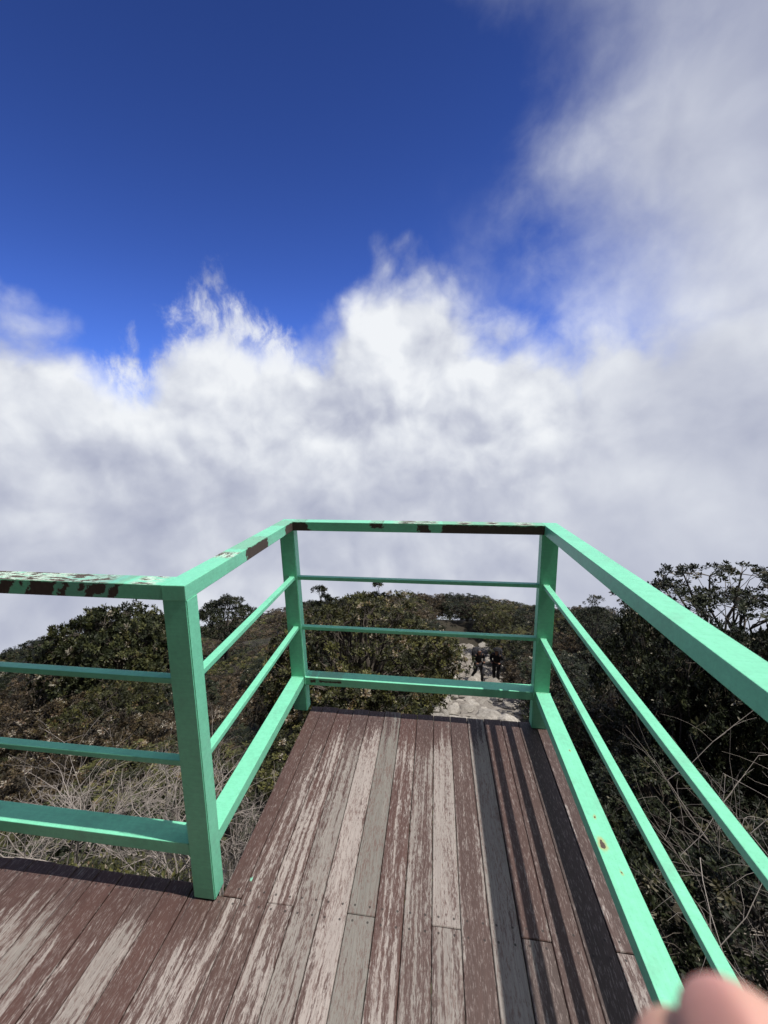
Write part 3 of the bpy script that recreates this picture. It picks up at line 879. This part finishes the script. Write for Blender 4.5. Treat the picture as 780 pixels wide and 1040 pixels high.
# small trees breaking the skyline
SKY_TREES = [(-43.2, 17.5, .325, .40, 'thin wispy sapling poking above the shrub dome on the left skyline', 5),
             (21.5, 15.5, .352, .55, 'small dark tree on the skyline just right of the far right post', 9),
             (25.2, 17.5, .350, .60, 'small dark tree on the skyline, second to the right from the far right post', 8),
             (-16.8, 11.0, .333, .35, 'dark pointed sprig tree above the far mid rail, nearest the far left post', 6),
             (-8.2, 11.0, .332, .28, 'thin leafy sprig above the middle of the far rail', 5)]
for i, (a, r, dd, rad, lab, lob) in enumerate(SKY_TREES):
    hx, hy = polar(a, r); gz = float(ground(hx, hy)); hh = 1.494-dd*r-gz
    parts = shrub_parts(60+i, Ht=hh, Rd=rad, lobes=lob, tips_per=16, per=20, size=.06, shape='tree', zc=.78, zr=.20, lobe_r=(.30, .45), flat=.7, trunk_r=.035, pale=0, rust=.05)
    add_plant('tree', parts, 'leaf_dark', (hx, hy, gz), i, (1, 1, 1), lab, 'tree')

# ------------------------------------------------------------------ dead brush
def dead_bush(seed, stems, length, lean, spread, r0, depth=3, kids=4, curve=.25, droop=0.0):
    rng = np.random.default_rng(seed); T = Tubes()
    def grow(p, d, L, r, lvl):
        n = 7 if lvl == 0 else 5
        pts = [p]; dd = d.copy(); q = p.copy()
        bend = rng.normal(0, curve, 3)
        for i in range(n-1):
            dd = dd+bend/(n-1)+rng.normal(0, .10, 3); dd[2] -= droop/(n-1)
            dd /= np.linalg.norm(dd); q = q+dd*L/(n-1); pts.append(q)
        T.add(pts, np.linspace(r, r*.45, n), 5 if lvl == 0 else 3)
        if lvl < depth:
            for k in range(kids if lvl == 0 else kids-1):
                i = rng.integers(1, n) if lvl else rng.integers(2, n)
                nd = pts[i]-pts[i-1]; nd /= np.linalg.norm(nd)
                nd = nd+rng.normal(0, .55, 3); nd /= np.linalg.norm(nd)
                grow(np.array(pts[i]), nd, L*rng.uniform(.42, .7), r*.55, lvl+1)
    for s in range(stems):
        d = np.array(lean, float)+rng.normal(0, spread, 3); d[2] = abs(d[2])*.8+.15
        d /= np.linalg.norm(d)
        grow(np.array([rng.normal(0, .06), rng.normal(0, .06), -.05]), d, length*rng.uniform(.7, 1.15), r0*rng.uniform(.7, 1.1), 0)
    return T
dead_protos = [dead_bush(200+i, 9, .55, (0.0, 0.0, .8), .60, .0075, 3, 4) for i in range(3)]
DEAD = [(-1.15, 1.62, .75), (-1.55, 1.75, .9), (-1.95, 1.55, .8), (-.98, 2.0, .9), (-1.35, 2.25, 1.1), (-1.8, 2.3, 1.1), (-2.3, 2.1, 1.0), (-2.7, 1.8, 1.0),
        (-1.05, 2.6, 1.3), (-1.55, 2.85, 1.3), (-2.15, 2.8, 1.2), (-2.8, 2.6, 1.2), (-.88, 2.3, 1.0), (-1.0, 3.1, 1.4), (-1.9, 3.3, 1.4), (-.85, 1.75, .6)]
dfirst = {}
for i, (X, Y, s) in enumerate(DEAD):
    gz = float(ground(X, Y)); k = i % 3
    if k not in dfirst:
        root = empty('dead_bush', (X, Y, gz)); link('branches', dead_protos[k].mesh('branches'), M['dead'], root); dfirst[k] = root
    else:
        root = copy_thing(dfirst[k])
    root.location = (X, Y, gz); root.rotation_euler = (0, 0, i*1.7); root.scale = (s, s, s*.9)
    tag(root, 'leafless grey bush in the tangle of dead twigs beyond the left rail', 'dead bush', 'dead bushes beyond the left rail')

rp = [dead_bush(300+i, 8, 1.15, (-.85, -.1, .30), .30, .0065, 2, 5, .35, .25) for i in range(2)]
RD = [(2.55, 1.75, 1.0, .2), (2.85, 2.15, 1.1, -.1), (3.1, 2.6, 1.15, .1), (2.9, 1.45, .9, .35), (3.5, 3.1, 1.3, -.15), (2.5, 2.7, 1.0, -.3), (3.7, 2.5, 1.3, .05), (4.1, 3.3, 1.5, -.05), (3.6, 2.0, 1.1, .3)]
rfirst = {}
for i, (X, Y, s, rz) in enumerate(RD):
    gz = float(ground(X, Y)); k = i % 2
    if k not in rfirst:
        root = empty('dead_bush', (X, Y, gz)); link('branches', rp[k].mesh('branches'), M['deadpale'], root); rfirst[k] = root
    else:
        root = copy_thing(rfirst[k])
    root.location = (X, Y, gz+.45+.25*(X > 3.55)); root.rotation_euler = (0, 0, rz); root.scale = (s, s, s)
    tag(root, 'bare bleached bush with long sweeping branches beyond the right rail', 'dead bush', 'bare bushes beyond the right rail')

# long grass beside the deck on the right, and a litter of dry leaves on the left
def grass_mesh(name, n, region, hlen, seed, lean=(0, 0), wd=.006):
    rng = np.random.default_rng(seed); x0, x1, y0, y1 = region
    cl = np.stack([rng.uniform(x0, x1, n//28+1), rng.uniform(y0, y1, n//28+1)], 1)
    c = cl[rng.integers(0, len(cl), n)]+rng.normal(0, .035, (n, 2))
    z = ground(c[:, 0], c[:, 1]); b = np.stack([c[:, 0], c[:, 1], z], 1)
    L = hlen*rng.uniform(.5, 1.15, n)[:, None]
    d = np.stack([rng.normal(lean[0], .38, n), rng.normal(lean[1], .38, n), np.ones(n)], 1); d /= np.linalg.norm(d, axis=1)[:, None]
    s = np.cross(d, rng.normal(0, 1, (n, 3))); s /= np.linalg.norm(s, axis=1)[:, None]; s *= wd
    m = b+d*L*.55; tip = b+d*L+np.stack([d[:, 0], d[:, 1], -.35*np.ones(n)], 1)*L*.28
    V = np.stack([b-s, b+s, m+s*.8, m-s*.8, tip], 1).reshape(-1, 3)
    k = np.arange(n)[:, None]*5
    F = np.concatenate([k+np.array([0, 1, 2, 3]), k+np.array([3, 2, 4, 4])])
    return V, F, rng
gm, t, p = new_mat('long_grass')
oi = t.node('ShaderNodeTexCoord')
t.put(p.inputs['Base Color'], t.ramp(t.noise(oi.outputs['Object'], 18.0, 3.0), [(0.3, (.025, .035, .012)), (0.55, (.05, .058, .02)), (0.75, (.13, .105, .05))]))
p.inputs['Roughness'].default_value = 0.6
def add_grass(V, F):
    me = bpy.data.meshes.new('grass'); me.from_pydata(V.tolist(), [], [tuple(dict.fromkeys(f)) for f in F.tolist()])
    return tag(link('grass', me, gm), 'long dark grass growing below the right side of the deck', 'grass', kind='stuff')
V, F, _ = grass_mesh('grass', 6000, (.75, 1.9, .8, 2.5), .46, 3)
add_grass(V, F)
V, F, _ = grass_mesh('grass', 500, (-1.3, -.85, 1.12, 1.55), .14, 4)
o = add_grass(V, F); o['label'] = 'short tufts of grass along the left edge of the deck'

rng = np.random.default_rng(77)
tips = []
for i in range(900):
    X, Y = rng.uniform(-2.5, -.80), 1.09+abs(rng.normal(0, .45))
    if X > -.95 and Y > 2.2: continue
    tips.append((np.array([X, Y, float(ground(X, Y))+.015]), np.array([0.0, 0.0, 1.0])))
V, F, tone = crown_leaves(tips, rng, 14, .028, .03, lambda P_, r_: np.where(r_.random(len(P_)) < .10, .96, r_.beta(2, 2, len(P_))*.8), .2)
tag(link('ground_cover', mesh_np('ground_cover', V, F, tone), M['leaf_olive']), 'low creeping leaves and pale litter along the left edge of the deck', 'ground cover', kind='stuff')

# ------------------------------------------------------------------ stones
def rock_mesh(seed, flat=.6):
    rng = np.random.default_rng(seed)
    bm = bmesh.new(); bmesh.ops.create_icosphere(bm, subdivisions=3, radius=1.0)
    planes = rng.normal(0, 1, (13, 3)); planes /= np.linalg.norm(planes, axis=1)[:, None]; offs = rng.uniform(.62, .9, 13)
    for v in bm.verts:
        c = np.array(v.co)
        for n_, o_ in zip(planes, offs):
            q = c@n_-o_
            if q > 0: c = c-n_*q*.92
        c += rng.normal(0, .012, 3)
        v.co = Vector((c[0], c[1]*.8, c[2]*flat))
    me = bpy.data.meshes.new('stone'); bm.to_mesh(me); bm.free()
    return me
rocks = [rock_mesh(400+i, .5+.08*i) for i in range(5)]
rk = random.Random(8)
sp2 = []
for i in range(900):
    s = rk.uniform(0.24, .98)*seg[-1]
    cx, cy = np.interp(s, seg, TR[:, 0]), np.interp(s, seg, TR[:, 1])
    X, Y = cx+rk.uniform(-1.5, 1.5), cy+rk.uniform(-.5, .5)
    sz = rk.choice((.16, .20, .26, .34, .44, .56))*rk.uniform(.8, 1.2)
    if any((X-a)**2+(Y-b)**2 < (.82*(sz+c))**2 for a, b, c in sp2): continue
    if len(sp2) >= 170: break
    sp2.append((X, Y, sz))
    o = link('stone', rocks[i % 5], M['stone'])
    o.location = (X, Y, float(ground(X, Y))+.03*sz); o.rotation_euler = (rk.uniform(-.25, .25), rk.uniform(-.25, .25), rk.uniform(0, 6.28))
    o.scale = (sz, sz*rk.uniform(.7, 1.1), sz*rk.uniform(.45, .85))
    tag(o, 'pale granite stone embedded in the rocky trail below the deck', 'stone', 'stones of the rocky trail')
for i, (X, Y, sz, lab) in enumerate(((-1.17, 1.40, .075, 'small white stone under the dead twigs beyond the left rail'), (-.93, 1.24, .05, 'pale stone lying against the edge of the deck, next to the near left post'))):
    o = link('stone', rocks[i], M['stone']); o.location = (X, Y, float(ground(X, Y))+.03); o.scale = (sz*1.3, sz, sz)
    tag(o, lab, 'stone')

# ------------------------------------------------------------------ people
def skin_mesh(name, pts, edges, radii, root=0, levels=2):
    me = bpy.data.meshes.new(name+'_cage'); me.from_pydata([tuple(p) for p in pts], edges, [])
    ob = bpy.data.objects.new(name+'_cage', me); COL.objects.link(ob)
    sk = ob.modifiers.new('skin', 'SKIN'); sk.use_smooth_shade = True; sk.branch_smoothing = 0.6
    for i, rad in enumerate(radii):
        sv = me.skin_vertices[0].data[i]; sv.radius = (rad, rad) if not isinstance(rad, tuple) else rad
        sv.use_root = (i == root)
    sb = ob.modifiers.new('sub', 'SUBSURF'); sb.levels = levels; sb.render_levels = levels
    dg = bpy.context.evaluated_depsgraph_get()
    out = bpy.data.meshes.new_from_object(ob.evaluated_get(dg), depsgraph=dg)
    out.name = name
    bpy.data.objects.remove(ob)
    out.polygons.foreach_set('use_smooth', [True]*len(out.polygons))
    return out
m, t, p = new_mat('bare_skin')
c = t.node('ShaderNodeTexCoord'); o_ = c.outputs['Object']
n_ = t.noise(o_, 55.0, 4.0, 0.6); f_ = t.noise(o_, 900.0, 4.0, 0.7)
col = t.mix(t.step(n_, 0.35, 0.65), (.50, .255, .225), (.47, .29, .215))
k = t.mad(f_, 0.35, 0.82); col = t.mix(1.0, col, t.comb(k, k, k), 'MULTIPLY')
t.put(p.inputs['Base Color'], col); p.inputs['Roughness'].default_value = 0.55; p.inputs['Specular IOR Level'].default_value = 0.25
p.inputs['Subsurface Weight'].default_value = 0.25; p.inputs['Subsurface Radius'].default_value = (.004, .0015, .001); p.inputs['Subsurface Scale'].default_value = 1.0
M['skin'] = m
M['tan_skin'] = simple_mat('tanned_skin', (.20, .105, .072), 0.5, 0.3, 0.08, 60)
M['black_cloth'] = simple_mat('black_cloth', (.012, .012, .014), 0.8, 0.2, 0.3, 30)
M['dark_cloth'] = simple_mat('dark_grey_cloth', (.022, .022, .026), 0.8, 0.2, 0.3, 30)
M['black_hair'] = simple_mat('black_hair', (.010, .008, .007), 0.5, 0.4, 0.2, 60)

def hiker(loc, facing, label, stride, hat, pack):
    root = empty('person', loc, label, 'person', 'hikers on the stony trail')
    root.rotation_euler = (0, 0, facing)      # local -y is forward
    root.scale = (1.18, 1.15, 1.03)
    st = stride
    J = {'pel': (0, 0, .93), 'waist': (0, -.02, 1.08), 'chest': (0, -.05, 1.28), 'neck': (0, -.07, 1.45), 'head0': (0, -.10, 1.53), 'head1': (0, -.11, 1.63),
         'lh': (.09, 0, .88), 'lk': (.10, -.10-st*.55, .50), 'la': (.10, .0-st*.9, .09), 'lt': (.10, -.15-st*.9, .04),
         'rh': (-.09, 0, .88), 'rk': (-.10, -.04+st*.25, .47), 'ra': (-.10, .06+st*.95, .11), 'rto': (-.10, -.06+st*.95, .04),
         'ls': (.17, -.05, 1.39), 'le': (.25, -.02, 1.13), 'lw': (.16, -.24, 1.06), 'lf': (.12, -.31, 1.08),
         'rs': (-.17, -.05, 1.39), 're': (-.25, -.02, 1.13), 'rw': (-.16, -.23, 1.04), 'rf': (-.12, -.30, 1.06)}
    K = list(J); ix = {k: i for i, k in enumerate(K)}
    E = [('pel', 'waist'), ('waist', 'chest'), ('chest', 'neck'), ('neck', 'head0'), ('head0', 'head1'), ('pel', 'lh'), ('lh', 'lk'), ('lk', 'la'), ('la', 'lt'),
         ('pel', 'rh'), ('rh', 'rk'), ('rk', 'ra'), ('ra', 'rto'), ('chest', 'ls'), ('ls', 'le'), ('le', 'lw'), ('lw', 'lf'), ('chest', 'rs'), ('rs', 're'), ('re', 'rw'), ('rw', 'rf')]
    rad = dict(pel=(.15, .11), waist=(.145, .105), chest=(.16, .12), neck=.055, head0=.085, head1=.095, lh=.09, lk=.06, la=.04, lt=.035, rh=.09, rk=.06, ra=.04, rto=.035,
               ls=.06, le=.045, lw=.033, lf=.036, rs=.06, re=.045, rw=.033, rf=.036)
    me = skin_mesh('body', [J[k] for k in K], [(ix[a], ix[b]) for a, b in E], [rad[k] for k in K])
    link('body', me, M['tan_skin'], root)
    def garment(name, keys, edges, grow, mat):
        k2 = list(keys); i2 = {k: i for i, k in enumerate(k2)}
        rr_ = [tuple(q+grow for q in rad[k]) if isinstance(rad[k], tuple) else rad[k]+grow for k in k2]
        return link(name, skin_mesh(name, [J[k] for k in k2], [(i2[a], i2[b]) for a, b in edges], rr_), mat, root)
    garment('jacket', ['pel', 'waist', 'chest', 'ls', 'le', 'lw', 'rs', 're', 'rw', 'neck'], [('pel', 'waist'), ('waist', 'chest'), ('chest', 'neck'), ('chest', 'ls'), ('ls', 'le'), ('le', 'lw'), ('chest', 'rs'), ('rs', 're'), ('re', 'rw')], .018, M['black_cloth'])
    garment('trousers', ['pel', 'lh', 'lk', 'la', 'rh', 'rk', 'ra'], [('pel', 'lh'), ('lh', 'lk'), ('lk', 'la'), ('pel', 'rh'), ('rh', 'rk'), ('rk', 'ra')], .016, M['dark_cloth'])
    for a, b in (('la', 'lt'), ('ra', 'rto')):
        link('shoe', skin_mesh('shoe', [Vector(J[a])+Vector((0, .05, -.045)), J[a], J[b]], [(0, 1), (1, 2)], [.04, .05, .046], 1), M['black_cloth'], root)
    link('hair', skin_mesh('hair', [(0, -.075, 1.56), (0, -.10, 1.655)], [(0, 1)], [.09, .098]), M['black_hair'], root)
    if hat:
        T = Tubes()
        zs = [(1.665, .155), (1.672, .16), (1.682, .105), (1.73, .098), (1.755, .07), (1.76, .004)]
        T.add([(0, -.11, z) for z, _ in zs], [q for _, q in zs], 20)
        link('hat', T.mesh('hat'), M['black_cloth'], root, smooth=True)
    if pack:
        bm = bmesh.new(); box_bm(bm, -.19, .19, .11, .38, .95, 1.58)
        bmesh.ops.bevel(bm, geom=bm.edges[:], offset=.06, segments=3, affect='EDGES')
        me = bpy.data.meshes.new('backpack'); bm.to_mesh(me); bm.free()
        bp = link('backpack', me, M['dark_cloth'], None, smooth=True)
        bp.matrix_world = Matrix.Translation(Vector(loc)+Vector((0, 0, .02))) @ Matrix.Rotation(facing, 4, 'Z')
        tag(bp, 'dark backpack on the back of the hiker '+('walking on the left' if st > .1 else 'on the right'), 'backpack')
    return root
def on_ground(azd, r):
    x, y = polar(azd, r); return (x, y, float(ground(x, y))+.06)
hiker(on_ground(6.6, 18.7), R(20), 'hiker in black striding up the stony trail, the left one of the pair', .24, False, True)
hiker(on_ground(9.3, 18.9), R(-20), 'hiker in black and a brimmed hat, right one of the pair on the trail', .06, True, True)

# ------------------------------------------------------------------ fingers of the photographer in front of the lens
def cp(u, v, d):
    """point in metres right / up / ahead of the eye"""
    return EYE+rt2*(u+.0012)+up2*(v-.0012)+fw*d
hand_pts = []; hand_e = []; hand_r = []
def hv(u, v, d, r, prev=None):
    hand_pts.append(cp(u, v, d)); hand_r.append(r)
    if prev is not None: hand_e.append((prev, len(hand_pts)-1))
    return len(hand_pts)-1
wr = hv(.122, -.135, .012, (.027, .019)); fa = hv(.20, -.30, -.10, (.040, .034), wr); fa2 = hv(.24, -.42, -.16, (.046, .042), fa)
pm = hv(.104, -.119, .030, (.030, .014), wr)
def finger(k, *j):
    q = hv(*k, pm)
    for (u, v, d, r) in j: q = hv(u, v, d, r, q)
finger((.080, -.096, .046, .0108), (.0665, -.0875, .054, .0096), (.0555, -.0805, .0575, .0086), (.0478, -.0750, .058, .0080), (.0455, -.0735, .0578, .0058))     # index
finger((.080, -.110, .046, .0108), (.062, -.1010, .057, .0096), (.0505, -.0915, .0615, .0084), (.0440, -.0842, .0622, .0074), (.0418, -.0820, .062, .0054))     # middle
finger((.084, -.125, .044, .0104), (.067, -.1190, .056, .0092), (.0555, -.1110, .0605, .0082), (.0500, -.1050, .061, .0074), (.0480, -.1030, .0608, .0052))      # ring
finger((.092, -.137, .040, .0092), (.078, -.1350, .052, .0080), (.0690, -.1290, .0565, .0070), (.0640, -.1250, .057, .0064), (.0622, -.1236, .0568, .0046))      # little
q = pm
for (u, v, d, r) in ((.088, -.088, .016, .0125), (.070, -.070, .000, .0108), (.060, -.056, -.008, .0096), (.055, -.047, -.011, .0070)): q = hv(u, v, d, r, q)   # thumb on the near side
hand = link('person', skin_mesh('person', hand_pts, hand_e, hand_r, 0, 3), M['skin'])
hand.name='person'; tag(hand, 'blurred bare fingertips of the photographer at the bottom right corner', 'person')
